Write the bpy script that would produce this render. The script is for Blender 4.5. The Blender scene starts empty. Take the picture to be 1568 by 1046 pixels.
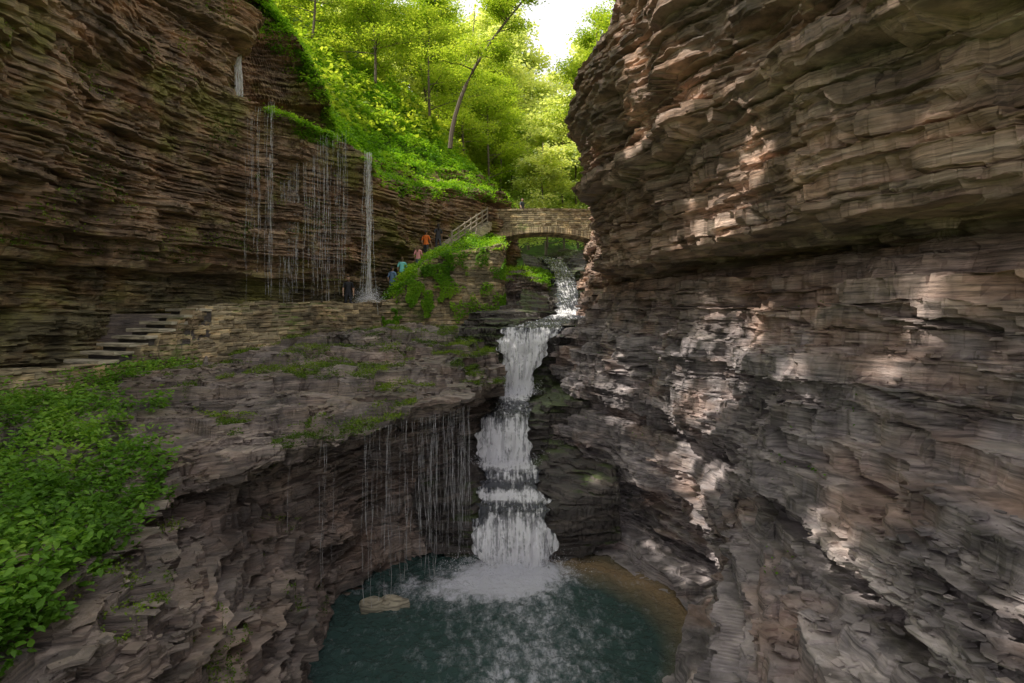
import bpy, numpy as np, math, random, time
T0=time.time()
rs=np.random.RandomState(7); random.seed(7)
F=871.0
def W(px,py,d): return ((px-784)/F*d, d, (480-py)/F*d)
SUN=np.array([-0.60,-0.27,0.75]); SUN/=np.linalg.norm(SUN)
# ---------------------------------------------------------------- noise
def h3(x,y,z,s=0):
    x=np.asarray(x).astype(np.int64).astype(np.uint32);y=np.asarray(y).astype(np.int64).astype(np.uint32);z=np.asarray(z).astype(np.int64).astype(np.uint32)
    n=x*np.uint32(374761393)+y*np.uint32(668265263)+z*np.uint32(1442695041)+np.uint32((s*974634777)&0xffffffff)
    n=n^(n>>np.uint32(13)); n=n*np.uint32(1274126177); n=n^(n>>np.uint32(16)); n=n*np.uint32(2246822519); n=n^(n>>np.uint32(13))
    return n.astype(np.float64)/4294967296.0
def vn(x,y,z,s=0):
    x,y,z=np.broadcast_arrays(x,y,z)
    xi=np.floor(x);yi=np.floor(y);zi=np.floor(z)
    a=x-xi;b=y-yi;c=z-zi
    a=a*a*(3-2*a);b=b*b*(3-2*b);c=c*c*(3-2*c)
    r=0
    for i in (0,1):
        wa=a if i else 1-a
        for j in (0,1):
            wb=b if j else 1-b
            for k in (0,1):
                wc=c if k else 1-c
                r=r+wa*wb*wc*h3(xi+i,yi+j,zi+k,s)
    return r
def fbm(x,y,z,s=0,o=3):
    r=0;a=.5;t=0
    for i in range(o):
        r=r+a*vn(x,y,z,s+i);t+=a;a*=.5;x=x*2.03;y=y*2.03;z=z*2.03
    return r/t
# ---------------------------------------------------------------- mesh helpers
def link(ob): bpy.context.scene.collection.objects.link(ob); return ob
def mk(name,V,Fc,mats,mi=None,attrs=None,smooth=False,uv=None,obj=True):
    me=bpy.data.meshes.new(name)
    V=np.ascontiguousarray(V,dtype=np.float32);Fc=np.ascontiguousarray(Fc,dtype=np.int32)
    n,k=Fc.shape
    me.vertices.add(len(V));me.vertices.foreach_set("co",V.ravel())
    me.loops.add(n*k);me.loops.foreach_set("vertex_index",Fc.ravel())
    me.polygons.add(n);me.polygons.foreach_set("loop_start",np.arange(0,n*k,k,dtype=np.int32))
    if mi is not None: me.polygons.foreach_set("material_index",np.ascontiguousarray(mi,dtype=np.int32))
    me.update(calc_edges=True)
    me.polygons.foreach_set("use_smooth",np.full(n,smooth,dtype=bool))
    for m in (mats if isinstance(mats,(list,tuple)) else [mats]): me.materials.append(m)
    for a,(dom,val) in (attrs or {}).items():
        at=me.attributes.new(a,'FLOAT',dom); at.data.foreach_set("value",np.ascontiguousarray(val,dtype=np.float32))
    if uv is not None:
        l=me.uv_layers.new(name="UVMap"); l.data.foreach_set("uv",np.ascontiguousarray(uv[Fc.ravel()],dtype=np.float32).ravel())
    me.update()
    if not obj: return me
    return link(bpy.data.objects.new(name,me))
def gfaces(nu,nv,off=0):
    i=np.arange(nu*nv).reshape(nu,nv)+off
    return np.stack([i[:-1,:-1],i[1:,:-1],i[1:,1:],i[:-1,1:]],-1).reshape(-1,4)
def gmesh(name,P,mats,**k):
    return mk(name,P.reshape(-1,3),gfaces(P.shape[0],P.shape[1]),mats,**k)
def blur(A,s,axis):
    if s<1: return A
    for _ in range(2):
        A=np.moveaxis(A,axis,0); n=len(A)
        Ap=np.concatenate([np.repeat(A[:1],s,0)*2-A[s:0:-1],A,np.repeat(A[-1:],s,0)*2-A[-2:-s-2:-1]],0)
        cs=np.cumsum(Ap,0); cs=np.concatenate([np.zeros_like(cs[:1]),cs],0)
        A=(cs[2*s+1:]-cs[:-(2*s+1)])/(2*s+1)
        A=np.moveaxis(A,0,axis)
    return A
def resample(C,nu,nv,bu=12,bv=4):
    C=np.array(C,float); m,k=C.shape[:2]
    dist=np.maximum(np.linalg.norm(C,axis=-1),5)
    du=(np.linalg.norm(C[1:]-C[:-1],axis=-1)/(.5*(dist[1:]+dist[:-1]))).mean(1)+.01
    dv=(np.linalg.norm(C[:,1:]-C[:,:-1],axis=-1)/(.5*(dist[:,1:]+dist[:,:-1]))).mean(0)+.01
    cu=np.concatenate([[0],np.cumsum(du)]);cv=np.concatenate([[0],np.cumsum(dv)])
    iu=np.interp(np.linspace(0,cu[-1],nu),cu,np.arange(m));iv=np.interp(np.linspace(0,cv[-1],nv),cv,np.arange(k))
    a=np.minimum(iu.astype(int),m-2);fa=(iu-a)[:,None,None];b=np.minimum(iv.astype(int),k-2);fb=(iv-b)[None,:,None]
    P=(C[a][:,b]*(1-fa)*(1-fb)+C[a+1][:,b]*fa*(1-fb)+C[a][:,b+1]*(1-fa)*fb+C[a+1][:,b+1]*fa*fb)
    P=blur(blur(P,bu,0),bv,1)
    return P,iu,iv
def normals(P,ref):
    n=np.cross(np.gradient(P,axis=0),np.gradient(P,axis=1)); n/=np.linalg.norm(n,axis=-1,keepdims=True)+1e-9
    if np.mean(np.sum(n*(np.array(ref)-P),-1))<0: n=-n
    return n
Bc=np.cumsum(rs.uniform(.35,1.2,120))-16; Bf=np.cumsum(rs.uniform(.035,.13,1000))-16; Bm=np.cumsum(rs.uniform(.10,.42,500))-16
def rock(P,ref,ac=.35,af=.14,terr=1.0,seed=1,big=.5,dip=(0,0),tsc=1.0,tp=.12,cf=1.0):
    n=normals(P,ref); x,y,z=P[...,0],P[...,1],P[...,2]
    hw=np.sqrt(n[...,0]**2+n[...,1]**2); nh=np.stack([n[...,0],n[...,1],0*z],-1)/(hw[...,None]+1e-6)
    zt=z+.35*(vn(x*.18,y*.18,z*0,seed)-.5)+.08*(vn(x*.9,y*.9,z*0,seed+3)-.5)+dip[0]*x+dip[1]*y
    ic=np.searchsorted(Bc,zt.ravel()).reshape(z.shape); jf=np.searchsorted(Bf,zt.ravel()).reshape(z.shape)
    xw=x+.9*vn(x*.8,y*.8,z*.5,seed+5);yw=y+.9*vn(x*.8,y*.8,z*.5,seed+6)
    d=ac*1.2*(h3(ic,0*ic,0*ic,seed)-.5)
    d=d+ac*cf*(h3(np.floor(xw*.55),np.floor(yw*.55),ic,seed+1)-.5)
    d=d+ac*1.2*(vn(x*.7,y*.7,ic*1.0,seed+9)-.5)
    d=d+af*1.4*(h3(jf,0*jf,0*jf,seed+2)-.5)+af*1.1*cf*(h3(np.floor(xw*1.7+jf*.37),np.floor(yw*1.7+jf*.61),jf,seed+3)-.5)
    d=d+af*1.2*(vn(x*1.2,y*1.2,jf*1.0,seed+4)-.5)+af*.8*(vn(x*4.5,y*4.5,jf*1.0,seed+14)-.5)
    d=d+af*.7*cf*(h3(np.floor(xw*5+jf*.3),np.floor(yw*5),jf,seed+8)-.5)
    d=d+big*2*(fbm(x*.3,y*.3,z*.4,seed+7,2)-.5)+.06*(fbm(x*3.5,y*3.5,z*8,seed+12,4)-.5)
    w=np.clip(hw*1.4,0.15,1)
    Q=P+nh*(d*w)[...,None]
    pt=tp*(vn(x*.6,y*.6,0*z,seed+15)-.5)+tp*.7*(h3(np.floor(xw*1.1),np.floor(yw*1.1),0*jf,seed+16)-.5)+tp*.5*(fbm(x*2.2,y*2.2,0*z,seed+18,2)-.5)
    zz=(Q[...,2]+pt)/tsc; km=np.searchsorted(Bm,zz.ravel()).reshape(z.shape)
    lo=Bm[np.clip(km-1,0,None)];hi=Bm[np.clip(km,0,len(Bm)-1)]
    f=(zz-lo)/(hi-lo); g=np.clip((f-.42)/.16,0,1); g=g*g*(3-2*g)
    wt=terr*np.clip((np.abs(n[...,2])-.1)/.25,0,1)
    Q[...,2]+=wt*tsc*((lo+g*(hi-lo))-zz)+wt*.07*(fbm(x*3.5,y*3.5,z,seed+17,4)-.5)
    return Q
# ---------------------------------------------------------------- materials
def newmat(name):
    m=bpy.data.materials.new(name);m.use_nodes=True;nt=m.node_tree;nt.nodes.clear()
    o=nt.nodes.new("ShaderNodeOutputMaterial"); return m,nt,o
def N(nt,t,**k):
    n=nt.nodes.new(t)
    for a,b in k.items(): setattr(n,a,b)
    return n
def ramp(nt,src,stops):
    r=N(nt,"ShaderNodeValToRGB");e=r.color_ramp.elements
    while len(e)<len(stops): e.new(.5)
    for i,(p,c) in enumerate(stops):
        e[i].position=p; e[i].color=(c,c,c,1) if isinstance(c,(int,float)) else (*c,1)
    nt.links.new(src,r.inputs[0]); return r.outputs[0]
def mapped(nt,sc,scale=1,detail=6,rough=.55,loc=(0,0,0)):
    tc=N(nt,"ShaderNodeTexCoord");mp=N(nt,"ShaderNodeMapping");mp.inputs['Scale'].default_value=sc;mp.inputs['Location'].default_value=loc
    nt.links.new(tc.outputs['Object'],mp.inputs[0]);no=N(nt,"ShaderNodeTexNoise")
    no.inputs['Scale'].default_value=scale;no.inputs['Detail'].default_value=detail;no.inputs['Roughness'].default_value=rough
    nt.links.new(mp.outputs[0],no.inputs['Vector']);return no.outputs[0]
def mixc(nt,f,a,b,mode='MIX'):
    m=N(nt,"ShaderNodeMix",data_type='RGBA',blend_type=mode)
    for s,v in ((m.inputs[0],f),(m.inputs[6],a),(m.inputs[7],b)):
        if isinstance(v,(int,float)): s.default_value=v
        elif isinstance(v,tuple): s.default_value=(*v,1)
        else: nt.links.new(v,s)
    return m.outputs[2]
def math_(nt,op,a,b=0.0,clamp=False):
    m=N(nt,"ShaderNodeMath",operation=op,use_clamp=clamp)
    for s,v in ((m.inputs[0],a),(m.inputs[1],b)):
        if isinstance(v,(int,float)): s.default_value=v
        else: nt.links.new(v,s)
    return m.outputs[0]
def rockmat(name,up,low=None,zr=(-1.5,1.5),moss=.3,mosscol=(.06,.09,.015),wet=.3,bump=.75,mossup=.5,rust=0,g=1.0,tone=False,streak=0):
    m,nt,o=newmat(name)
    b1=mapped(nt,(.35,.35,5),1.1,5,.65); b2=mapped(nt,(1,1,1.8),.7,5,.62); b3=mapped(nt,(1.0,1.0,16),1.6,3,.6); bl=mapped(nt,(1,1,1),.28,3,.5)
    def pal(c): return ramp(nt,b1,[(p,tuple(min(.62,v*g) for v in q)) for p,q in zip((.3,.43,.52,.66),c)])
    col=pal(up); geo=N(nt,"ShaderNodeNewGeometry"); sp=N(nt,"ShaderNodeSeparateXYZ");nt.links.new(geo.outputs['Position'],sp.inputs[0])
    if low:
        mr=N(nt,"ShaderNodeMapRange");mr.inputs[1].default_value=zr[0];mr.inputs[2].default_value=zr[1];nt.links.new(sp.outputs[2],mr.inputs[0])
        col=mixc(nt,mr.outputs[0],pal(low),col)
    if rust: col=mixc(nt,math_(nt,'MULTIPLY',ramp(nt,mapped(nt,(1,1,2),.45,4,.6,(7,3,1)),[(.5,0.),(.66,1.)]),rust),col,(.45,.22,.10))
    col=mixc(nt,.9,col,ramp(nt,b2,[(.32,.35),(.5,.95),(.68,1.5)]),'MULTIPLY')
    col=mixc(nt,.75,col,ramp(nt,b3,[(.36,.3),(.48,1.),(.66,1.35)]),'MULTIPLY')
    if streak: col=mixc(nt,streak,col,ramp(nt,mapped(nt,(1,1,.10),1.1,4,.6,(3,9,0)),[(.38,(.32,.30,.30)),(.52,(1.,1.,1.)),(.7,(1.15,1.12,1.05))]),'MULTIPLY')
    if tone:
        at=N(nt,"ShaderNodeAttribute",attribute_name="tone");col=mixc(nt,1.,col,ramp(nt,at.outputs['Fac'],[(0,(.55,.52,.5)),(.6,(1.,1.,1.)),(1,(1.5,1.4,1.25))]),'MULTIPLY')
    if moss>0:
        sn=N(nt,"ShaderNodeSeparateXYZ");nt.links.new(geo.outputs['Normal'],sn.inputs[0])
        mm=math_(nt,'ADD',math_(nt,'MULTIPLY',sn.outputs[2],mossup*.35),math_(nt,'ADD',math_(nt,'MULTIPLY',bl,1.0),math_(nt,'MULTIPLY',b2,.6)))
        mf=ramp(nt,mm,[(.98-.35*moss,0.0),(1.12-.35*moss,.85)])
        mc=mixc(nt,ramp(nt,b3,[(.35,0.),(.65,1.)]),tuple(c*.5 for c in mosscol),tuple(c*1.35 for c in mosscol))
        col=mixc(nt,mf,col,mc)
    bs=N(nt,"ShaderNodeBsdfPrincipled");nt.links.new(col,bs.inputs['Base Color'])
    r=ramp(nt,b2,[(.38,.85-.6*wet),(.6,.95-.3*wet)]);nt.links.new(r,bs.inputs['Roughness'])
    bs.inputs['Specular IOR Level'].default_value=.35+.5*wet
    f1=mapped(nt,(1.5,1.5,8),3.0,6,.72)
    bp=N(nt,"ShaderNodeBump");bp.inputs['Strength'].default_value=bump;bp.inputs['Distance'].default_value=.09
    nt.links.new(f1,bp.inputs['Height']);nt.links.new(bp.outputs[0],bs.inputs['Normal'])
    nt.links.new(bs.outputs[0],o.inputs[0]);return m
def leafmat(name,c,tr=.45):
    m,nt,o=newmat(name);at=N(nt,"ShaderNodeAttribute",attribute_name="rnd")
    col=ramp(nt,at.outputs['Fac'],[(0,c[0]),(.5,c[1]),(1,c[2])])
    d=N(nt,"ShaderNodeBsdfPrincipled");d.inputs['Roughness'].default_value=.5;d.inputs['Specular IOR Level'].default_value=.25;nt.links.new(col,d.inputs['Base Color'])
    t=N(nt,"ShaderNodeBsdfTranslucent");nt.links.new(mixc(nt,1.0,col,(1.6,1.5,.6),'MULTIPLY'),t.inputs[0])
    mx=N(nt,"ShaderNodeMixShader");mx.inputs[0].default_value=tr
    nt.links.new(d.outputs[0],mx.inputs[1]);nt.links.new(t.outputs[0],mx.inputs[2]);nt.links.new(mx.outputs[0],o.inputs[0]);return m
def plain(name,c,r=.7,var=.3,sc=6):
    m,nt,o=newmat(name);bs=N(nt,"ShaderNodeBsdfPrincipled");n=mapped(nt,(1,1,1),sc,3)
    nt.links.new(mixc(nt,n,tuple(v*(1-var) for v in c),tuple(min(1,v*(1+var)) for v in c)),bs.inputs['Base Color']);bs.inputs['Roughness'].default_value=r
    nt.links.new(bs.outputs[0],o.inputs[0]);return m
M_left=rockmat("shale_brown",[(.11,.075,.05),(.31,.20,.125),(.18,.13,.085),(.44,.30,.20)],[(.09,.08,.045),(.19,.16,.085),(.12,.105,.055),(.26,.22,.12)],(.9,2.2),moss=.48,mosscol=(.20,.19,.035),wet=.3,mossup=.1,rust=.4,g=1.35,streak=.5)
M_right=rockmat("shale_right",[(.19,.125,.095),(.40,.27,.205),(.26,.18,.14),(.50,.37,.30)],[(.135,.115,.12),(.33,.285,.28),(.205,.18,.185),(.46,.40,.38)],(-.8,1.4),moss=0,wet=.6,rust=.35,g=1.25,streak=.4)
M_ledge=rockmat("shale_wet",[(.08,.065,.055),(.21,.165,.13),(.13,.105,.095),(.31,.25,.21)],[(.08,.065,.06),(.22,.17,.14),(.125,.10,.09),(.31,.25,.21)],(-4,-2.8),moss=0,wet=.95,rust=.15,g=1.35,streak=.4)
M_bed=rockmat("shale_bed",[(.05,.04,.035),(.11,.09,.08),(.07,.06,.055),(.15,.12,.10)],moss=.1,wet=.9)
M_stone=rockmat("masonry_stone",[(.16,.13,.085),(.30,.24,.15),(.2,.17,.11),(.40,.32,.21)],moss=.15,mosscol=(.10,.14,.025),wet=.1,bump=.3,mossup=.4,rust=.2,g=1.4,tone=True)
M_cap=rockmat("step_stone",[(.30,.26,.19),(.42,.37,.28),(.34,.30,.22),(.5,.45,.35)],moss=0,wet=.1,bump=.3,g=1.2)
M_soil=rockmat("hill_soil",[(.05,.06,.02),(.08,.11,.03),(.06,.08,.025),(.10,.13,.04)],moss=.7,mosscol=(.08,.16,.02),wet=0)
M_leafhill=leafmat("fern_leaf",[(.09,.22,.015),(.20,.40,.03),(.36,.55,.06)],.5)
M_leaftree=leafmat("maple_leaf",[(.15,.27,.025),(.31,.43,.055),(.48,.55,.11)],.6)
M_leafhazed=leafmat("hazed_far_leaf",[(.38,.47,.20),(.54,.62,.31),(.68,.71,.42)],.55)  # paled leaf colour: distance haze is painted into it
M_leafnear=leafmat("nettle_leaf",[(.07,.17,.015),(.16,.33,.04),(.30,.48,.07)],.4)
M_bark=plain("bark",(.13,.10,.075),.9)
M_wood=plain("weathered_wood",(.30,.25,.19),.8)
# ================================================================ GEOMETRY
base=[(-13,2),(-14.5,9),(-15.3,17),(-15.2,20.3),(-13.9,23.4),(-13.0,24.6),(-12.3,25.5),(-11.2,26.3),(-8.6,28.3),(-7.5,30),(-6.7,33.5),(-5.5,37.5),(-1.9,42),(-0.6,48),(-.5,62)]
tall=[(0,-2.2),(0,1.55),(1.3,1.85),(1.5,2.3),(1.8,4),(2.2,6.5),(2.8,8.5),(3.1,10.2),(3.1,11.6),(2.6,12.6)]
t4=[(0,-.3),(0,1.5),(1.1,1.8),(1.3,2.1),(1.5,4),(1.8,6.5),(2.2,9),(2.4,11),(2.6,13),(2.2,14.8)]
m5=[(0,-.3),(0,1.45),(.9,1.7),(1.1,2.0),(1.2,4),(1.4,6.3),(1.7,9.1),(-3.2,9.6),(-3.9,11.0),(-3.0,17.5)]
m6=[(0,-.3),(0,1.35),(.8,1.6),(1.0,1.9),(1.2,4),(1.5,6.3),(2.1,8.5),(-3.0,9.1),(-3.7,10.2),(-2.7,16.5)]
m7=[(0,-.3),(0,1.2),(.7,1.4),(.9,1.7),(1.1,3.5),(1.4,6),(2.0,7.8),(-2.2,8.6),(-2.9,9.4),(-2.2,12.6)]
lo=lambda z:[(0,-.4),(0,1.0),(.25,1.3),(.35,1.6),(.5,3.2),(.7,z-1.6),(.8,z),(-.4,z+.5),(-1.0,z+1.0),(-1.8,z+1.9)]
prof=[tall,tall,tall,tall,t4,t4,m5,m6,m7,lo(7.1),lo(7.3),lo(8.1),lo(8.8),lo(9.4),lo(11)]
b=np.array(base,float);tg=np.gradient(b,axis=0);tg/=np.linalg.norm(tg,axis=1,keepdims=True);nn=np.stack([tg[:,1],-tg[:,0]],1)
C=[[(b[i,0]+nn[i,0]*o,b[i,1]+nn[i,1]*o,z) for o,z in prof[i]] for i in range(len(b))]
P,iu,iv=resample(C,1200,660,7,3)
Q=rock(P,(0,18,4),ac=.6,af=.18,terr=.8,seed=11,big=.6,cf=.6)
gmesh("left_cliff",Q,M_left); LC=(Q,iu,iv)
CL=np.array(C)
S=CL[:,-1]; rows=[]
for i in range(len(b)):
    s=S[i]; bk=-nn[i]; 
    if i<6: seq=[(-.3,-.4),(1.5,.2),(6,.8),(12,1.5),(25,2.5)]
    elif i<10: seq=[(-.25,-.5),(1.5,1.4),(5,4),(11,8),(26,17)]
    else: seq=[(-.25,-.5),(2,1.9),(6,6.5),(13,13.5),(28,27)]
    if i>=12: bk=np.array([-.97,.25])
    rows.append([(s[0]+bk[0]*o,s[1]+bk[1]*o,s[2]+h) for o,h in seq])
ext=[[(-.5-o*1.0,80+o*.2,13+h) for o,h in [(0,0),(3,2.5),(9,8),(18,16),(35,30)]],[(4-o*.9,112+o*.1,20+h) for o,h in [(0,0),(5,4),(12,10),(22,18),(40,32)]]]
HC=np.array(rows+ext)
P,iu,iv=resample(HC,420,200,8,4)
P[...,2]+=1.0*(fbm(P[...,0]*.3,P[...,1]*.3,P[...,2]*.3,31,3)-.5)
gmesh("hillside",P,M_soil,smooth=True); HL=(P,iu,iv)
# ---- left ledge & lower cliff
LG=[
 [(-12,3,-2.4),(-9,3,-2.6),(-6,3,-2.8),(-4.2,3,-3.2),(-3.8,3.2,-4),(-3.2,3.6,-5.5),(-2.4,4.2,-8.2)],
 [(-12.8,8,-2.2),(-10,7,-2.3),(-7.2,6.5,-2.7),(-5,6.2,-3.3),(-4.4,6.3,-3.9),(-3.6,6.8,-5.2),(-2.8,7.5,-8.2)],
 [(-13,13,-2.1),(-11.3,11,-2.2),(-8.6,9.6,-2.55),(-5.9,8.8,-3.1),(-5.4,8.9,-3.7),(-4.4,9.3,-5.2),(-3.4,10,-8.2)],
 [(-12.2,17.5,-2.3),(-11.0,15,-2.1),(-8.4,12.5,-2.2),(-5.7,10.2,-2.95),(-6.2,11.1,-3.8),(-4.8,11.4,-5.4),(-3.8,12,-8.2)],
 [(-11,20.8,-1.9),(-9.6,18.2,-1.7),(-7.3,15.3,-2.0),(-4.7,12.0,-2.85),(-5.5,13.2,-3.7),(-4.8,13.6,-5.4),(-4.1,14,-8.2)],
 [(-8.6,24,-1.1),(-7.6,22,-.95),(-5.4,17.8,-1.8),(-2.95,14.3,-2.7),(-4.2,15.8,-3.6),(-4.3,16.0,-5.4),(-3.6,15.8,-8.2)],
 [(-6,27.5,-.6),(-5,24.5,-.75),(-3.2,20.3,-1.65),(-1.6,16.5,-2.5),(-2.8,17.8,-3.4),(-2.6,18,-5.4),(-1.75,16.6,-8.2)],
 [(-4,30,-.6),(-3,26.5,-.95),(-1.9,22.8,-1.75),(-.95,19.4,-2.45),(-1.5,20.3,-3.6),(-1.6,19.6,-5.2),(-1.3,17.2,-8.2)],
 [(-1.5,32,-.6),(-1.1,29,-1.2),(-.8,27,-1.9),(-.75,25,-2.5),(-1.0,25,-3.6),(-1.1,24,-5),(-1.1,22,-8.2)],
 [(-1,38,0),(-.8,34,-.3),(-.6,32,-.8),(-.5,30,-1.3),(-.6,29.5,-2.2),(-.7,29,-4),(-.8,28,-8)]]
P,iu,iv=resample(LG,1080,820,12,4)
P[...,2]+=.55*(fbm(P[...,0]*.45,P[...,1]*.45,0*P[...,0],29,3)-.5)*np.clip(P[...,2]+5,0,1)
Q=rock(P,(2,14,4),ac=.5,af=.19,terr=1,seed=23,big=.5,tsc=1.3,tp=.35,cf=.6)
gmesh("left_ledge",Q,M_ledge); LL=(Q,iu,iv)
# ---- right cliff
RG=[
 [(9,-2,9),(7,-2,8),(5.6,-2,6.5),(6.0,-2,4),(6.7,-2,1.5),(8.8,-2,1.2),(6.9,-2,.7),(6,-1.5,-1.5),(4.1,-1,-3.3),(2.2,0,-5.6),(1.5,1,-9)],
 [(9,4,9.5),(6.5,4,8.5),(5.0,3.6,7),(5.4,4,4),(6.0,4,1.5),(8.6,4,1.25),(6.7,4,.6),(5.5,3.8,-1.2),(3.4,3.8,-3.3),(2.0,5,-5.5),(1.6,6,-9)],
 [(9,9,11),(6,8,10),(4.3,7.4,7.5),(4.9,7.5,4),(5.5,7.4,1.5),(8.1,7.6,1.25),(6.4,7.4,.65),(5.4,7,-1.1),(3.6,6.8,-3.2),(2.3,7.8,-5.6),(1.9,8.6,-9)],
 [(9.5,13,13),(5.4,12.5,11.5),(3.6,11.5,8),(4.1,11.6,4.2),(4.9,11.6,1.55),(7.4,12,1.3),(5.8,11.5,.75),(5.25,11,-1.2),(4.2,10.4,-3.5),(3.6,10.2,-6.3),(3.2,10.2,-9)],
 [(9,17,14),(5.2,16.5,11.5),(3.0,15.5,8.2),(3.4,15.6,4.5),(4.2,15.5,1.55),(6.5,15.9,1.25),(5.15,15.2,.8),(4.9,14.7,-1.2),(4.6,14.2,-3.8),(5.0,13.9,-6.5),(4.4,13.4,-9)],
 [(8,22,14.5),(4.8,21,11),(2.1,19.8,8),(2.4,19.8,5),(3.4,20,1.65),(4.9,20.5,1.25),(4.2,20,.9),(3.7,19.6,-1.2),(3.0,19,-4),(3.6,17.9,-6.4),(3.9,16.8,-9)],
 [(9,27,14),(6,26,10.5),(3.6,24.5,7.5),(3.9,24.5,5),(4.3,25,1.8),(4.8,25.3,1.3),(4.2,24,.9),(3.3,23,-1.2),(2.0,20.2,-4.8),(1.6,18.2,-6.2),(1.4,16.7,-9)],
 [(9.5,34,14),(7,33,10),(4.8,30,7),(4.7,30,5),(4.6,30,1.8),(4.7,30.5,1.4),(4.1,29,.9),(3.2,27,-.7),(2.0,25,-2.8),(1.4,21,-5),(1.2,19.6,-8.5)],
 [(10,42,15),(8,40,11),(6.2,39,8),(5.8,38,5.5),(5.3,38,2.6),(5.2,38,2.2),(4.9,37,1.2),(4.5,34,.3),(3.6,30,-1.2),(2.4,27,-3),(1.9,25,-6)],
 [(13,60,18),(10,57,13),(8,55,10),(7.6,55,7),(7,55,5),(6.9,55,4.6),(6.5,53,4),(5.8,50,2.5),(5.0,45,1.5),(4.3,40,0),(3.4,38,-4)]]
for i,c in enumerate(RG):
    p,q2=np.array(c[9],float),np.array(c[10],float)
    if 2<=i<=6:
        cdir=np.array([.2,12.8])-p[:2];cdir/=np.linalg.norm(cdir);c[10:10]=[tuple(p+np.array([0,0,-.45])),(p[0]+cdir[0]*.9,p[1]+cdir[1]*.9,-6.95),(p[0]+cdir[0]*1.05,p[1]+cdir[1]*1.05,-7.35)]
    else: c[10:10]=[tuple(p*.75+q2*.25),tuple(p*.5+q2*.5),tuple(p*.3+q2*.7)]
P,iu,iv=resample(RG,1350,1150,12,2)
x,y,z=P[...,0],P[...,1],P[...,2]
fl=.35*(vn(y*.75+.15*z,0*y+3,z*.12,44)-.5)*np.clip((z+6)/3,0,1)
lg=-.55*np.exp(-((z+.35+.05*(y-8))/.22)**2)*vn(y*.3,0*y,0*y,45)+.35*np.exp(-((z+.95+.04*y*0)/.3)**2)+.4*np.exp(-((z+2.6)/.4)**2)*vn(y*.35,0*y,0*y+2,46)-.55*np.exp(-((z+3.4)/.25)**2)+.3*np.exp(-((z+4.3)/.4)**2)
P[...,0]-=fl*2+lg*np.clip((z<.6)*1.,0,1)
Q=rock(P,(-2,14,0),ac=.45,af=.18,terr=1,seed=41,big=.55,dip=(.03,-.02),tsc=1.1,tp=.15,cf=.35)
gmesh("right_cliff",Q,M_right); RC=(Q,iu,iv)
R0=np.array([c[0] for c in RG])
HR=[[(r[0]-.8+o,r[1]+o*.15,r[2]-.6+h*(.5 if r[1]<20 else 1)) for o,h in [(0,0),(3,2),(9,7),(18,12),(34,22)]] for r in R0]
HR+=[[(14+o,80+o*.2,18+h) for o,h in [(0,0),(3,3),(9,9),(18,16),(34,26)]],[(8+o,112,20+h) for o,h in [(0,0),(4,4),(9,9),(18,16),(34,26)]]]
P,iu,iv=resample(HR,260,120,6,3); P[...,2]+=1.0*(fbm(P[...,0]*.3,P[...,1]*.3,P[...,2]*.3,33,3)-.5)
gmesh("hillside",P,M_soil,smooth=True); HRr=(P,iu,iv)
BH=[[(x,118+abs(x)*.1-8*0,z) for z in (0,14,26,38)] for x in (-60,-35,-15,0,12,30,60)]
BH=np.array(BH,float); BH[:,1,1]+=4;BH[:,2,1]+=14;BH[:,3,1]+=30; BH[:,:,1]-=12
P,iu,iv=resample(BH,160,90,6,3); P[...,2]+=3*(fbm(P[...,0]*.1,P[...,1]*.1,P[...,2]*.1,35,3)-.5)
gmesh("hillside",P,M_soil,smooth=True); HB=(P,iu,iv)
G=np.array([[(-400,-300,-9.6),(-400,500,-9.6)],[(400,-300,-9.6),(400,500,-9.6)]],float)
gmesh("ground",G,M_soil)
# ---- creek
path=[(.05,16.0,-7.6,1.1),(.05,16.15,-7.2,1.08),(.05,16.3,-6.5,1.05),(0.05,16.6,-6.0,1.02),(0.05,17.1,-5.88,1.0),(.05,17.8,-5.75,.95),(.0,18.0,-5.6,.95),(-.05,18.8,-5.5,.9),(-.1,19.0,-5.35,.9),(-.15,20.1,-5.25,.9),(-.28,20.25,-4.7,.9),(-.28,20.4,-4.3,.85),(-.2,20.6,-4.15,.82),(-.15,20.75,-3.85,.78),(-.05,22.0,-3.75,.65),(.15,24.9,-3.62,.65),(.2,25.2,-3.4,.7),(.3,25.45,-2.4,.8),(.6,25.8,-1.35,1.1),(1.1,26.3,-.75,1.5),(1.7,27.5,-.6,1.55),(2.7,30.5,-.4,1.3),(3.4,33,-.1,.9),(3.5,34.5,.35,.8),(3.7,38,1.0,.7),(3.9,41,2.0,.7),(4.0,44,3.0,.7),(3.7,50,4.6,.8),(2.5,60,6,1)]
pa=np.array(path)
def pathgrid(wid,ns,na,dz=0):
    q=pa
    sg=np.concatenate([[0],np.cumsum(np.linalg.norm(np.diff(q[:,:3],axis=0),axis=1)/np.maximum(q[1:,1],10)*16)])
    t=np.linspace(0,sg[-1],ns); c=np.stack([np.interp(t,sg,q[:,k]) for k in range(4)],1)
    s=np.linspace(-1,1,na)
    X=c[:,None,0]+s[None]*c[:,None,3]*wid
    Pg=np.stack([X,np.repeat(c[:,None,1],na,1),np.repeat(c[:,None,2]+dz,na,1)],-1)
    al=np.concatenate([[0],np.cumsum(np.linalg.norm(np.diff(c[:,:3],axis=0),axis=1))])
    return Pg,al,c,s
q=pa.copy(); 
CB=[[(p[0]+o,p[1]+.35+.12*abs(o),p[2]-.22+(.05 if abs(o)<1 else .35)*abs(o)-(.05*(o<0))) for o in (-3,-1.5,-.9,-.5,0,.5,.9,1.5,3.2)] for p in q]
P,iu,iv=resample(CB,700,260,2,3)
Q=rock(P,(0,10,6),ac=.22,af=.12,terr=.6,seed=57,big=.2)
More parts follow.
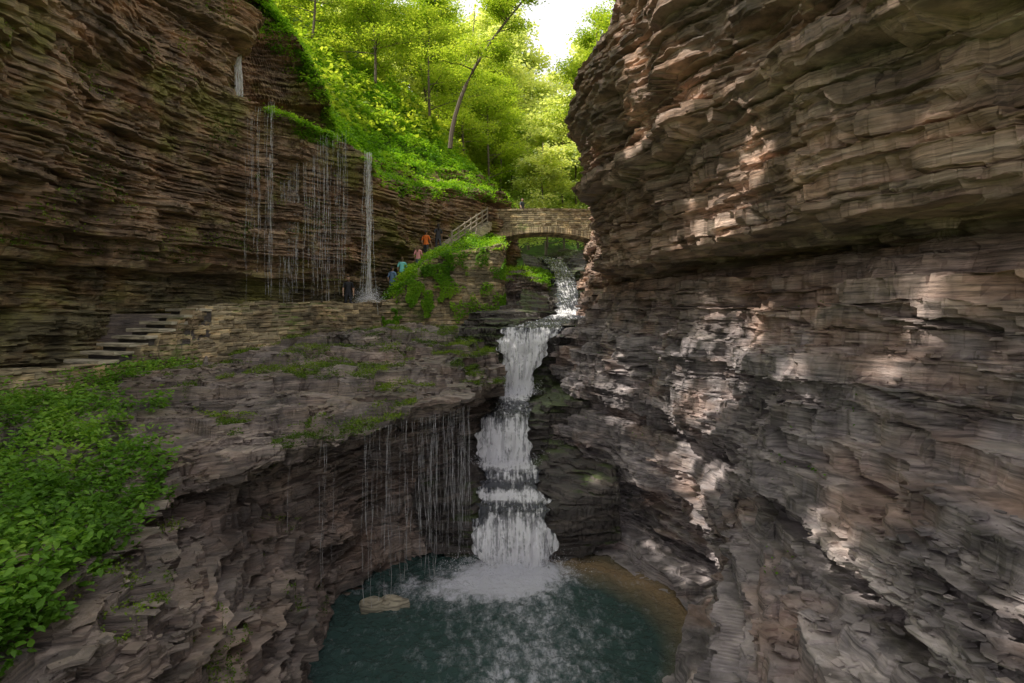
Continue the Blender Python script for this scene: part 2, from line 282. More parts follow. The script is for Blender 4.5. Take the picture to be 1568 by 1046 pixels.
gmesh("creek_bed",Q,M_bed)
def cascmat(name,den=.5):
    m,nt,o=newmat(name);uvn=N(nt,"ShaderNodeUVMap");
    def nz(sx,sy,sc,det=5):
        mp=N(nt,"ShaderNodeMapping");mp.inputs['Scale'].default_value=(sx,sy,1);nt.links.new(uvn.outputs[0],mp.inputs[0])
        n=N(nt,"ShaderNodeTexNoise");n.inputs['Scale'].default_value=sc;n.inputs['Detail'].default_value=det;n.inputs['Roughness'].default_value=.65;nt.links.new(mp.outputs[0],n.inputs['Vector']);return n.outputs[0]
    n1=nz(10,.8,1);n2=nz(3.5,2.0,1.8)
    at=N(nt,"ShaderNodeAttribute",attribute_name="foam")
    v=math_(nt,'ADD',math_(nt,'ADD',math_(nt,'MULTIPLY',n1,1.0),math_(nt,'MULTIPLY',n2,.7)),math_(nt,'MULTIPLY',at.outputs['Fac'],.33))
    f=ramp(nt,math_(nt,'MULTIPLY',v,.8),[(.725,0.),(.89,1.)])
    wd=N(nt,"ShaderNodeBsdfPrincipled");wd.inputs['Base Color'].default_value=(.97,.96,.99,1);wd.inputs['Roughness'].default_value=.35
    ts=N(nt,"ShaderNodeBsdfTranslucent");ts.inputs[0].default_value=(.96,.96,.98,1)
    mw=N(nt,"ShaderNodeMixShader");mw.inputs[0].default_value=.15;nt.links.new(wd.outputs[0],mw.inputs[1]);nt.links.new(ts.outputs[0],mw.inputs[2])
    gl=N(nt,"ShaderNodeBsdfPrincipled");gl.inputs['Base Color'].default_value=(.06,.065,.08,1);gl.inputs['Roughness'].default_value=.12;gl.inputs['IOR'].default_value=1.45
    bp=N(nt,"ShaderNodeBump");bp.inputs['Strength'].default_value=.8;bp.inputs['Distance'].default_value=.08;nt.links.new(n2,bp.inputs['Height']);nt.links.new(bp.outputs[0],gl.inputs['Normal']);nt.links.new(bp.outputs[0],wd.inputs['Normal'])
    tp=N(nt,"ShaderNodeBsdfTransparent");mg=N(nt,"ShaderNodeMixShader")
    nt.links.new(at.outputs['Fac'],mg.inputs[0]);nt.links.new(gl.outputs[0],mg.inputs[1]);nt.links.new(tp.outputs[0],mg.inputs[2])
    mx=N(nt,"ShaderNodeMixShader");nt.links.new(f,mx.inputs[0]);nt.links.new(mg.outputs[0],mx.inputs[1]);nt.links.new(mw.outputs[0],mx.inputs[2])
    nt.links.new(mx.outputs[0],o.inputs[0]);return m
M_casc=cascmat("cascade_water")
cas=bpy.data.objects.new("waterfall",None);link(cas)
for L in range(2):
    Pg,al,c,s=pathgrid(1.0-.05*L,900,90,dz=.06*L)
    slope=np.abs(np.gradient(c[:,2]))/(np.abs(np.gradient(c[:,1]))+1e-4); st=np.clip(slope*.6,0,1); st=blur(st,10,0)
    x=Pg[...,0];y=Pg[...,1];A=np.repeat(al[:,None],len(s),1)
    edge=1+.4*(fbm(al[:,None]*1.8+L*7,s[None]*0+(s[None]>0)*5,0*A,60,3)-.5)*2
    Pg[...,0]=c[:,None,0]+(x-c[:,None,0])*edge
    nzs=fbm(x*4+L*3,A*.8,0*A+L,61,3)-.5
    Pg[...,1]-=(.40*nzs+.07*L)*(.3+st[:,None]); Pg[...,2]+=.18*(fbm(x*3,y*3,0*A+L,62,3)-.5)*(1-.5*st[:,None])
    foam=np.clip(st[:,None]*.9+.8*(fbm(x*2.0,y*1.6,0*A,63,3)-.30),0,1)
    for yb,rr in ((19.7,.5),(24.6,.8),(33,.8),(17.7,.25)): foam=np.clip(foam+.9*np.exp(-((Pg[...,1]-yb)/rr)**2),0,1)
    foam=foam-.5*np.clip(np.abs(s)[None]-.8,0,1)*4
    if L>0: foam=foam-.15
    uv=np.stack([x*1.0+L*11,A+L*5],-1).reshape(-1,2)
    o=gmesh("cascade_sheet_%d"%(L+1),Pg,M_casc,attrs={"foam":("POINT",np.clip(foam,0,1).ravel())},smooth=True,uv=uv);o.parent=cas
# ---- pool
nx=460;X,Y=np.meshgrid(np.linspace(-6.5,6.5,nx),np.linspace(6,18.5,nx),indexing='ij')
r=np.hypot(X,Y-16)
Z=-7.2+.16*(fbm(X*1.3,Y*1.6,0*X,70,4)-.5)+.18*(fbm(X*4,Y*6,0*X,71,3)-.5)+.03*np.sin(r*7+3*vn(X,Y,0*X,72))*np.exp(-r*.25)+.08*np.exp(-(r/1.0)**2)
sw=fbm(X*.9+.4*Y,Y*.5,0*X,73,3)
foam_glint=np.clip(1.5*np.exp(-(np.hypot(X/1.3,(Y-15.8)/.9))**2)+.55*np.exp(-(np.hypot((X+1.6)/2.0,(Y-14.9)/.8))**2)+.5*np.exp(-(np.hypot((X-.3)/1.8,(Y-12.0)/3.6))**2)*(.5+sw),0,1)  # real foam by the fall; mid-pool patch paints bright sky reflections
sh=np.clip(1-np.abs(np.hypot((X-.2)/4.2,(Y-12.6)/4.2)-1.0)/.3,0,1)*(X>1.0)
m,nt,o_=newmat("pool_water")
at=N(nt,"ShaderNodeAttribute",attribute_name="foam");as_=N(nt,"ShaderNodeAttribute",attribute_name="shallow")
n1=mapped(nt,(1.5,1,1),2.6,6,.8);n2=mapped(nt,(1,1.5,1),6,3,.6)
v=math_(nt,'ADD',math_(nt,'MULTIPLY',n1,1.1),math_(nt,'MULTIPLY',at.outputs['Fac'],.55)); ff=ramp(nt,v,[(.62,0.),(.74,.16),(.98,1.)])  # whitening covers both foam and painted glints on open water
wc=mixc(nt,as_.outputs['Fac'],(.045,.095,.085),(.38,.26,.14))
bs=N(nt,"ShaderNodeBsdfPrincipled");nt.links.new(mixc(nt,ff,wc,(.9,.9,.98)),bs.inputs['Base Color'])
nt.links.new(math_(nt,'ADD',math_(nt,'MULTIPLY',ff,.5),.06),bs.inputs['Roughness']);bs.inputs['IOR'].default_value=1.5
bp=N(nt,"ShaderNodeBump");bp.inputs['Strength'].default_value=1.0;bp.inputs['Distance'].default_value=.14;nt.links.new(math_(nt,'ADD',n2,n1),bp.inputs['Height']);nt.links.new(bp.outputs[0],bs.inputs['Normal'])
nt.links.new(bs.outputs[0],o_.inputs[0])
gmesh("pool_water",np.stack([X,Y,Z],-1),m,attrs={"foam":("POINT",foam_glint.ravel()),"shallow":("POINT",sh.ravel())},smooth=True)
t=np.linspace(0,2*np.pi,40,endpoint=False);rr=.55+.14*np.sin(2*t+1)+.05*np.sin(5*t)+.03*np.sin(9*t)
rk=[]
for k,(s_,z_) in enumerate([(0.02,.20),(.6,.21),(.97,.18),(1.03,.08),(.95,-.2)]): rk.append(np.stack([-3.15+rr*s_*np.cos(t)*.85,13.9+rr*s_*np.sin(t)*.6+.0*t,-7.2+z_+.03*np.sin(5*t+k)],-1))
rk=np.array(rk);rk=np.concatenate([rk,rk[:,:1]],1);gmesh("flat_boulder",rk,M_cap)
def strandmat():
    m,nt,o=newmat("falling_water");n=mapped(nt,(6,6,.8),3,2)
    d=N(nt,"ShaderNodeBsdfDiffuse");d.inputs[0].default_value=(.95,.95,.97,1);t=N(nt,"ShaderNodeBsdfTranslucent");t.inputs[0].default_value=(.95,.95,.97,1)
    a=N(nt,"ShaderNodeMixShader");a.inputs[0].default_value=.5;nt.links.new(d.outputs[0],a.inputs[1]);nt.links.new(t.outputs[0],a.inputs[2])
    tp=N(nt,"ShaderNodeBsdfTransparent");mx=N(nt,"ShaderNodeMixShader");nt.links.new(ramp(nt,n,[(.38,.05),(.62,.55)]),mx.inputs[0]);nt.links.new(tp.outputs[0],mx.inputs[1]);nt.links.new(a.outputs[0],mx.inputs[2]);nt.links.new(mx.outputs[0],o.inputs[0]);return m
M_str=strandmat()
M_spray=plain("water_spray",(.9,.9,.95),.6,.05)
def tube(pts,rad,k=6,off=0):
    pts=np.array(pts,float);n=len(pts);rad=np.broadcast_to(rad,(n,));tg=np.gradient(pts,axis=0);tg/=np.linalg.norm(tg,axis=1,keepdims=True)+1e-9
    up=np.where(np.abs(tg[:,2:3])>.9,np.array([[1.,0,0]]),np.array([[0,0,1.]]));a=np.cross(tg,up);a/=np.linalg.norm(a,axis=1,keepdims=True)+1e-9;b_=np.cross(tg,a)
    th=np.linspace(0,2*np.pi,k,endpoint=False)
    V=pts[:,None]+rad[:,None,None]*(np.cos(th)[None,:,None]*a[:,None]+np.sin(th)[None,:,None]*b_[:,None])
    i=np.arange(n*k).reshape(n,k)+off;j=np.roll(i,-1,1)
    return V.reshape(-1,3),np.stack([i[:-1],j[:-1],j[1:],i[1:]],-1).reshape(-1,4)
def strands(name,L,spread=0):
    Vs=[];Fs=[];o=0
    for (x,y,z1,z2,w) in L:
        n=26;z=np.linspace(z1,z2,n);ph=random.random()*9;sp=random.gauss(0,spread);q=(z1-z)/(z1-z2)
        px=x+.03*np.sin(z*1.3+ph)+.012*np.sin(z*5+ph)+sp*q;py=y-.05*np.sqrt(np.maximum(z1-z,0))
        r_=w*(.4+.6*vn(z*2.5+ph*7,0*z,0*z,80))*(1+.5*q)
        v,f=tube(np.stack([px,py,z],1),r_,5,o);Vs.append(v);Fs.append(f);o+=len(v)
    return mk(name,np.concatenate(Vs),np.concatenate(Fs),M_str)
L=[(-6.75+random.gauss(0,.09),26.9+random.gauss(0,.1),7.6,random.uniform(-.3,.6),random.uniform(.007,.018)) for _ in range(26)]
strands("ribbon_waterfall",L,.2)
L=[(-11.75+random.gauss(0,.10),24.4+random.gauss(0,.08),random.uniform(12.5,13.2),9.0,random.uniform(.015,.03)) for _ in range(16)]
L+=[(-12.2+random.uniform(-.6,.3),23.9,random.uniform(13.0,14.5),random.uniform(10,12),.012) for _ in range(14)]
L+=[(-10.6+random.uniform(-.6,.6),23.9,random.uniform(8.3,9),random.uniform(0,5),.008) for _ in range(20)]
L+=[(-8.8+random.uniform(-1.6,1.5),25.5,random.uniform(7.6,8.2),random.uniform(0,3),.008) for _ in range(60)]
strands("seeping_waterfall",L,.05)
brk=[(-5.0,12.0),(-3.1,14.1),(-1.8,16.1),(-1.3,17.0)]
L=[]
for _ in range(90):
    u=min(random.betavariate(2.0,1.4),.999)*3*.999;i=int(u);f=u-i
    L.append((brk[i][0]*(1-f)+brk[i+1][0]*f+.05,brk[i][1]*(1-f)+brk[i+1][1]*f-.05,-2.75,random.uniform(-7.2,-5.0),random.uniform(.003,.006)))
strands("dripping_water",L)
def spray(name,c,s,n,size=.018):
    r=np.random.RandomState(n);P=np.array(c)+r.normal(0,1,(n,3))*np.array(s);P[:,2]=c[2]+np.abs(P[:,2]-c[2])
    V,Fq=leaves(P,size,2.,n);return mk(name,V,Fq,M_spray)
# ---- masonry
def masonry(name,pts,thick=.45,mat=None,course=.14,ln=.42,seed=5,res=.045):
    q=np.array(pts,float);sg=np.concatenate([[0],np.cumsum(np.linalg.norm(np.diff(q[:,:2],axis=0),axis=1))]);n=int(sg[-1]/res)+2
    t=np.linspace(0,sg[-1],n);c=np.stack([np.interp(t,sg,q[:,k]) for k in range(4)],1);c[:,:2]=blur(c[:,:2],4,0)
    tg=np.gradient(c[:,:2],axis=0);tg/=np.linalg.norm(tg,axis=1,keepdims=True);nr=np.stack([tg[:,1],-tg[:,0]],1)
    h=(c[:,2]-c[:,3]).max();nz=int(h/res)+2;v=np.linspace(0,1,nz)
    top=c[:,2]+.12*(h3(np.floor(t/ln),0*t,0*t,seed)-.5)
    Z=c[:,None,3]+(top-c[:,3])[:,None]*v[None]
    T=np.repeat(t[:,None],nz,1);zz=Z/course+1.1*(vn(T*.6,0*T,Z*.5,seed)-.5);k=np.floor(zz);sx=T/ln*(.6+.9*h3(k,k*0,k*0,seed+1))+h3(k,0*k,0*k,seed+2)*5;kk=np.floor(sx)
    hs=h3(k,kk,0*k,seed+3)
    d=.13*(hs-.5)+.16*(fbm(T*.8,Z*.8,0*T,seed,2)-.5)+.04*(fbm(T*6,Z*6,0*T,seed,2)-.5)
    jz=np.minimum(zz-k,1-(zz-k))*course;jx=np.minimum(sx-kk,1-(sx-kk))*ln
    d=d-.045*((jz<.016)|(jx<.018))
    fr=np.stack([c[:,None,0]+nr[:,None,0]*d,c[:,None,1]+nr[:,None,1]*d,Z],-1)
    bk=np.stack([c[:,None,0]-nr[:,None,0]*(thick+d),c[:,None,1]-nr[:,None,1]*(thick+d),Z],-1)[:,::-1]
    G=np.concatenate([fr,bk],1);tn=h3(k,kk,0*k,seed+9)*.9+.1;tn=np.concatenate([tn,tn[:,::-1]],1)
    return gmesh(name,G,mat or M_stone,attrs={"tone":("POINT",tn.ravel())}),c,nr
par=[(-12.9,12.0,-1.4,-2.6),(-12.2,13.6,-1.4,-2.7),(-11.9,15.6,-1.45,-2.8),(-11.6,16.7,-1.5,-2.8),(-11.45,17.4,-1.4,-2.8),(-11.43,17.45,-1.05,-2.8),(-11.28,18.1,-1.0,-2.8),(-11.26,18.15,-.6,-2.8),(-11.1,18.8,-.55,-2.8),(-11.08,18.85,-.15,-2.8),(-10.95,19.4,-.1,-2.8),(-10.93,19.45,.2,-2.8),(-10.75,20.1,.28,-2.7),(-10,21.3,.42,-2.6),(-8.5,23.3,.46,-2.2),(-7.2,25.4,.5,-1.8),(-6.2,27,.6,-1.6)]
masonry("stone_parapet",par,seed=6,course=.17,ln=.4)
tw=[(-6.2,27,.6,-1.8),(-5.6,27.6,.7,-1.8),(-4.9,28.5,1.9,-2),(-4.1,29.5,2.8,-2),(-3.2,30.3,3.25,-2),(-.75,31.5,3.8,-2),(-.45,32,3.9,-2),(-.5,36,4.3,-1.5),(-.9,41,5.4,-1)]
masonry("stone_stair_tower",tw,thick=.5,seed=16,course=.19,ln=.42)
TF=[[(a[0],a[1],a[2]-.25) ,((a[0]+b_[0])/2,(a[1]+b_[1])/2,(a[2]+b_[2])/2-.1),b_] for a,b_ in zip([(p[0],p[1],p[2]) for p in tw[1:]],[(-6.4,29,.5),(-6.2,30,1.2),(-5.6,32,2.4),(-5,34,3.2),(-4.4,36,3.9),(-4,37,4.5),(-3.6,38,5.2),(-2.6,41,6.2)])]
P,iu,iv=resample(TF,160,60,3,2);gmesh("terrace",P,M_soil,smooth=True);TFP=P
PF=[[(-16.5,9,-1.62),(-12.8,9,-1.62)],[(-16,16.0,-1.6),(-12.2,15,-1.6)],[(-15.6,16.3,-2.0),(-12.2,16.3,-2.0)],[(-15.6,20.6,-1.9),(-11.7,20.3,-1.9)],[(-15.4,20.9,-.02),(-11.2,20.6,-.02)],[(-12,25.6,.02),(-8.8,23.4,.02)],[(-9,28.2,.02),(-6.7,27,.02)],[(-7.6,30.2,.05),(-6.2,28.6,.05)]]
P,iu,iv=resample(PF,160,20,0,0);gmesh("path",P,M_ledge)
def boxes(name,bx,mat,bevel=.015):
    Vs=[];Fs=[];o=0
    for (cx,cy,cz,sx,sy,sz,ang) in bx:
        v=np.array([(a,b_,c_) for a in(-1,1) for b_ in(-1,1) for c_ in(-1,1)],float)*.5*np.array([sx,sy,sz]);v+=rs.uniform(-.012,.012,v.shape)
        ca,sa=math.cos(ang),math.sin(ang);v=np.stack([v[:,0]*ca-v[:,1]*sa+cx,v[:,0]*sa+v[:,1]*ca+cy,v[:,2]+cz],1)
        Vs.append(v);Fs.append(np.array([(0,1,3,2),(4,6,7,5),(0,4,5,1),(2,3,7,6),(0,2,6,4),(1,5,7,3)])+o);o+=8
    ob=mk(name,np.concatenate(Vs),np.concatenate(Fs),mat)
    if bevel: 
        md=ob.modifiers.new("b","BEVEL");md.width=bevel;md.segments=2
    return ob
stE=bpy.data.objects.new("stone_stairs",None);link(stE)
s1=[];s2=[]
for i in range(8):
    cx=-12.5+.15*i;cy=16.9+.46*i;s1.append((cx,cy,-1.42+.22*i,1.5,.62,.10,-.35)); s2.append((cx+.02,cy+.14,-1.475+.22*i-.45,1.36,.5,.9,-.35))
o=boxes("treads",s1,M_cap);o.parent=stE;o=boxes("risers",s2,M_bed);o.parent=stE  # light treads over dark risers: shadow under the treads put into the colour
st=[]
for i in range(24):
    f=i/23;y=28.6+5.9*f;st.append((-6.1+1.6*f,y,.0+3.75*f-.25,1.5,.4,.6,-.26))
boxes("stone_stairs",st,M_cap)
st=[]
for i in range(16):
    f=i/15;st.append((-4.2+2.0*f,35+5.4*f,3.9+2.5*f-.25,1.5,.5,.6,-.35))
boxes("stone_stairs",st,M_cap)
rl=bpy.data.objects.new("wooden_railing",None);link(rl)
A=np.array((-3.6,34.,3.85));B=np.array((-1.75,40.2,6.4))
Vs=[];Fs=[];o=0
for hgt in (.35,.68,1.0):
    v,f=tube([A+(0,0,hgt),(A+B)/2+(0,0,hgt),B+(0,0,hgt)],.055,6,o);Vs.append(v);Fs.append(f);o+=len(v)
for i in range(7):
    p=A+(B-A)*i/6;v,f=tube([p-(0,0,.3),p+(0,0,1.12)],.07,6,o);Vs.append(v);Fs.append(f);o+=len(v)
a=mk("rails",np.concatenate(Vs),np.concatenate(Fs),M_wood);a.parent=rl
# ---- bridge
br=bpy.data.objects.new("stone_arch_bridge",None);link(br)
xs=np.linspace(-2.6,7.2,260);arch=lambda x:4.9+.95*np.clip(1-((x-2.3)/4.6)**2,-.2,1)
top=lambda x:7.45+.0*x+.12*np.clip(1-((x-2.3)/5)**2,0,1)
v=np.linspace(0,1,70);X=np.repeat(xs[:,None],70,1);zb=arch(X);Z=zb+(top(X)-zb)*v
ring=(Z-zb)<.42
k=np.floor(Z/.15);sxx=X/.42+h3(k,0*k,0*k,3)*4;kk=np.floor(sxx);fx=sxx-kk;fz=Z/.15-k
d=.07*(h3(k,kk,0*k,8)-.5)-.035*((fz<.15)|(fx<.06))
vx=X/.16;d=np.where(ring,.05+.03*(h3(np.floor(vx),0*k,0*k,9)-.5)-.05*((vx-np.floor(vx))<.15),d)
d=d+.06*((top(X)-Z)<.16)
tn=np.where(ring,h3(np.floor(vx),0*k,0*k,5),h3(k,kk,0*k,4))
fr=np.stack([X,41-d,Z],-1);bk=np.stack([X,43.4+d,Z],-1)[:,::-1]
o=gmesh("arch_and_parapets",np.concatenate([fr,bk,fr[:,:1]],1),M_stone,attrs={"tone":("POINT",np.concatenate([tn,tn[:,::-1],tn[:,:1]],1).ravel())});o.parent=br
RB=[[(-1.2,44,2.6),(-1.2,41,2.6),(-1.2,38.4,2.2),(-1.2,37.9,.8),(-1.2,37.2,.4),(-1.2,36.5,-.8)],
    [(.4,44,3.4),(.4,41,3.2),(.5,38.6,2.6),(.6,38.3,1.0),(.6,37.2,.5),(.6,36.2,-.8)],
    [(2.2,45,3.2),(2.2,41.5,2.7),(2.2,39.3,2.1),(2.3,39,.9),(2.4,37.6,.4),(2.4,36.2,-.8)],
    [(3.1,46,2.8),(2.9,43,2.3),(2.8,40.6,1.5),(2.9,40.3,.8),(3.0,39,.4),(3.1,37,-.8)],
    [(3.4,49,2.8),(3.3,46,2.3),(3.2,43,1.5),(3.3,42,.8),(3.3,41,.4),(3.3,40,-.8)]]
P,iu,iv=resample(RB,220,200,6,2);Q=rock(P,(2,20,6),.5,.2,.9,71,.5);gmesh("mossy_rock_shelf",Q,M_ledge);RBG=(Q,iu,iv)
# ---------------------------------------------------------------- foliage
def leaves(P,size,tilt=.6,seed=0,nbase=None,shape=4):
    r=np.random.RandomState(seed);n=len(P);size=np.broadcast_to(size,(n,))*r.uniform(.65,1.35,n)
    nz=np.stack([r.normal(0,tilt,n),r.normal(0,tilt,n),np.ones(n)],1)
    if nbase is not None: nz=nz+nbase
    nz/=np.linalg.norm(nz,axis=1,keepdims=True);a=r.uniform(0,2*np.pi,n)
    t=np.stack([np.cos(a),np.sin(a),0*a],1);t-=nz*np.sum(t*nz,1,keepdims=True);t/=np.linalg.norm(t,axis=1,keepdims=True)+1e-9;b_=np.cross(nz,t)
    s=size[:,None]
    if shape==4:
        V=np.stack([P-t*s*.5,P+b_*s*.34+nz*s*.08-t*s*.05,P+t*s*.55,P-b_*s*.34+nz*s*.08-t*s*.05],1)
        Fq=np.arange(4*n).reshape(n,4)
    else:
        V=np.stack([P-t*s*.5,P-t*s*.2+b_*s*.27+nz*s*.05,P+t*s*.15+b_*s*.24+nz*s*.06,P+t*s*.6-nz*s*.08,P+t*s*.15-b_*s*.24+nz*s*.06,P-t*s*.2-b_*s*.27+nz*s*.05],1)
        Fq=np.arange(6*n).reshape(n,6)
    return V.reshape(-1,3),Fq
def pick(G,n,umin,umax,vmin,vmax,seed):
    P,iu,iv=G;r=np.random.RandomState(seed)
    ui=np.where((iu>=umin)&(iu<=umax))[0];vi=np.where((iv>=vmin)&(iv<=vmax))[0]
    a=r.choice(ui,n);b_=r.choice(vi,n);return P[a,b_]+r.normal(0,.04,(n,3))
def foliage(name,P,size,mat,seed,tilt=.6,shape=4,nb=None,cl=.25):
    V,Fq=leaves(P,size,tilt,seed,nb,shape);r=np.random.RandomState(seed+1)
    rnd=np.clip(.5+(fbm(P[:,0]*.9,P[:,1]*.9,P[:,2]*.9,seed,2)-.5)*1.6+r.normal(0,cl*.7,len(P)),0,1)
    return mk(name,V,Fq,mat,attrs={"rnd":("FACE",rnd)})
def bush(P,h,seed):
    r=np.random.RandomState(seed);b_=fbm(P[:,0]*1.1,P[:,1]*1.1,P[:,2]*1.1,seed,3);hh=h*np.clip((b_-.3)*2.2,0.05,1.2)
    Q=P.copy();Q[:,2]+=hh*r.beta(2.5,1,len(P));Q[:,0]+=r.normal(0,.12,len(P));Q[:,1]+=r.normal(0,.12,len(P))-.2*hh;return Q
spray("splash_spray",(-6.7,26.6,.5),(.3,.2,.3),3500,.025)
spray("splash_spray",(0,15.8,-7.15),(.7,.3,.2),9000,.022)
spray("splash_spray",(-.25,19.9,-5.3),(.6,.2,.18),3000,.025)
spray("splash_spray",(.2,24.9,-3.5),(.5,.2,.2),2500,.03)
def slabs(name,G,n,u,v,seed,smin,smax,mat,thr=.0):
    P=pick(G,n,u[0],u[1],v[0],v[1],seed);r=np.random.RandomState(seed+1)
    if thr: P=P[fbm(P[:,0]*.8,P[:,1]*.8,P[:,2]*.8,seed,2)>thr]
    n=len(P);L=smin+(smax-smin)*r.uniform(0,1,n)**3;sx=L;sy=L*r.uniform(.4,.9,n);sz=np.clip(L*r.uniform(.08,.25,n),.012,.05)
    c=np.array([(-1,-1,-1),(1,-1,-1),(1,1,-1),(-1,1,-1),(-1,-1,1),(1,-1,1),(1,1,1),(-1,1,1)],float)*.5
    V=c[None]*np.stack([sx,sy,sz],1)[:,None];V*=r.uniform(.6,1.15,V.shape);a=r.uniform(0,6.28,n);tx=r.normal(0,.06,n);ty=r.normal(0,.06,n)
    ca,sa=np.cos(a)[:,None],np.sin(a)[:,None];X=V[...,0]*ca-V[...,1]*sa;Y=V[...,0]*sa+V[...,1]*ca;Z=V[...,2]+X*tx[:,None]+Y*ty[:,None]
    V=np.stack([X,Y,Z],-1)+P[:,None];f=np.array([(0,3,2,1),(4,5,6,7),(0,1,5,4),(1,2,6,5),(2,3,7,6),(3,0,4,7)])
    return mk(name,V.reshape(-1,3),(f[None]+8*np.arange(n)[:,None,None]).reshape(-1,4),mat)
slabs("loose_shale",LL,24000,(.3,7.5),(.3,5.2),151,.02,.26,M_ledge,.45)
slabs("loose_shale",RC,22000,(0,6.5),(6.4,9.5),153,.02,.28,M_right,.48)
P1=bush(pick(HL,110000,6,14,0,2.3,1),.9,101)
P2=bush(pick(HL,60000,8,16,1.0,4,2),1.8,102)
foliage("hillside_ferns",P1,.18,M_leafhill,103)
foliage("hillside_undergrowth",P2,.34,M_leaftree,104)
Pb=bush(pick(HRr,36000,4,12,0,4,3),2,105);foliage("hillside_undergrowth",Pb,.3,M_leaftree,106)
Pr=pick(LC,30000,8.6,13.5,5.6,9,5);Pr=bush(Pr,.5,107);Pr[:,2]-=.15;foliage("rim_ferns",Pr,.15,M_leafhill,108)
Pr=pick(LC,9000,5.5,9,8.6,9,6);Pr=bush(Pr,.5,109)
foliage("rim_ferns",Pr,.13,M_leafhill,110)
Pr=pick(LC,20000,6.6,8.8,5.7,6.4,16);Pr=Pr[fbm(Pr[:,0]*.9,Pr[:,1]*.9,Pr[:,2]*.9,16,2)>.44];Pr[:,1]-=.05;foliage("rim_ferns",bush(Pr,.2,119),.10,M_leafhill,118)
Pr=pick((TFP,np.linspace(0,7,TFP.shape[0]),np.linspace(0,2,TFP.shape[1])),14000,0,7,0,2,7);foliage("terrace_shrubs",bush(Pr,.7,111),.13,M_leafhill,112)
Pr=pick(RBG,9000,0,4,0,2.2,8);foliage("rim_ferns",bush(Pr,.5,113),.13,M_leafhill,114)
Pr=pick(RC,9000,4.5,7.5,0,1.7,9);foliage("rim_ferns",bush(Pr,.6,115),.13,M_leaftree,116)
def tufts(G,n,u,v,seed,thr,size,mat,name,up=.06):
    Pq=pick(G,n,u[0],u[1],v[0],v[1],seed);k=fbm(Pq[:,0]*.7,Pq[:,1]*.7,Pq[:,2]*1.4,seed,3);Pq=Pq[k>thr];Pq[:,2]+=up;Pq[:,1]-=.05;return foliage(name,Pq,size,mat,seed+1,.9)
M_moss=leafmat("moss_tuft",[(.05,.10,.01),(.12,.20,.02),(.22,.32,.03)],.3)
tufts(LC,60000,(1,8),(2,8),120,.58,.07,M_moss,"wall_moss")
tufts(LL,150000,(3.5,8),(0.3,3.0),121,.53,.045,M_moss,"ledge_moss")
tufts(LL,30000,(1,4),(3.2,5.5),124,.6,.04,M_moss,"ledge_moss")
tufts(RC,9000,(2,9),(5,9),122,.7,.05,M_leafnear,"wall_plants")
q=np.array(tw);u=rs.uniform(0,5.99,26000);i=u.astype(int);f=(u-i)[:,None];qq=q[i]*(1-f)+q[i+1]*f;zz=qq[:,3]+1.0+(qq[:,2]-qq[:,3]-1.0+.15)*rs.uniform(0,1,len(u))
Pi=np.stack([qq[:,0]+.1,qq[:,1]-.12-rs.uniform(0,.1,len(u)),zz],1);kx=fbm(Pi[:,0]*1.4,Pi[:,1],Pi[:,2]*1.4,131,3);Pi=Pi[kx>.57];foliage("wall_ivy",Pi,.11,M_leafhill,132,.8,nb=np.array([[0,-1,0]]))
r=np.random.RandomState(140);Pc=pick(LL,3000,.4,3.4,.0,3.4,141)
kx=fbm(Pc[:,0]*.6,Pc[:,1]*.6,0*Pc[:,0],142,3)
lim=(-.66*Pc[:,1])+2.2*(kx-.5)*2-.1
Pc=Pc[(Pc[:,0]<lim)]
PL=[]
for p in Pc:
    hh=r.uniform(.08,.6);n=r.randint(6,26);t=r.uniform(.2,1,n);a=r.uniform(0,6.28,n);rad=.05+.16*t*r.uniform(.4,1,n)
    PL.append(np.stack([p[0]+np.cos(a)*rad,p[1]+np.sin(a)*rad,p[2]+hh*t],1))
PL=np.concatenate(PL);foliage("bank_plants",PL,.10,M_leafnear,143,.45,6)
Pp=[];
for p in par[:10]:
    for _ in range(170): Pp.append((p[0]+.15+abs(random.gauss(0,.55)),p[1]-.35-abs(random.gauss(0,.6)),-2.1+random.uniform(0,.7)))
foliage("parapet_plants",np.array(Pp),.10,M_leafnear,144,.6,6)
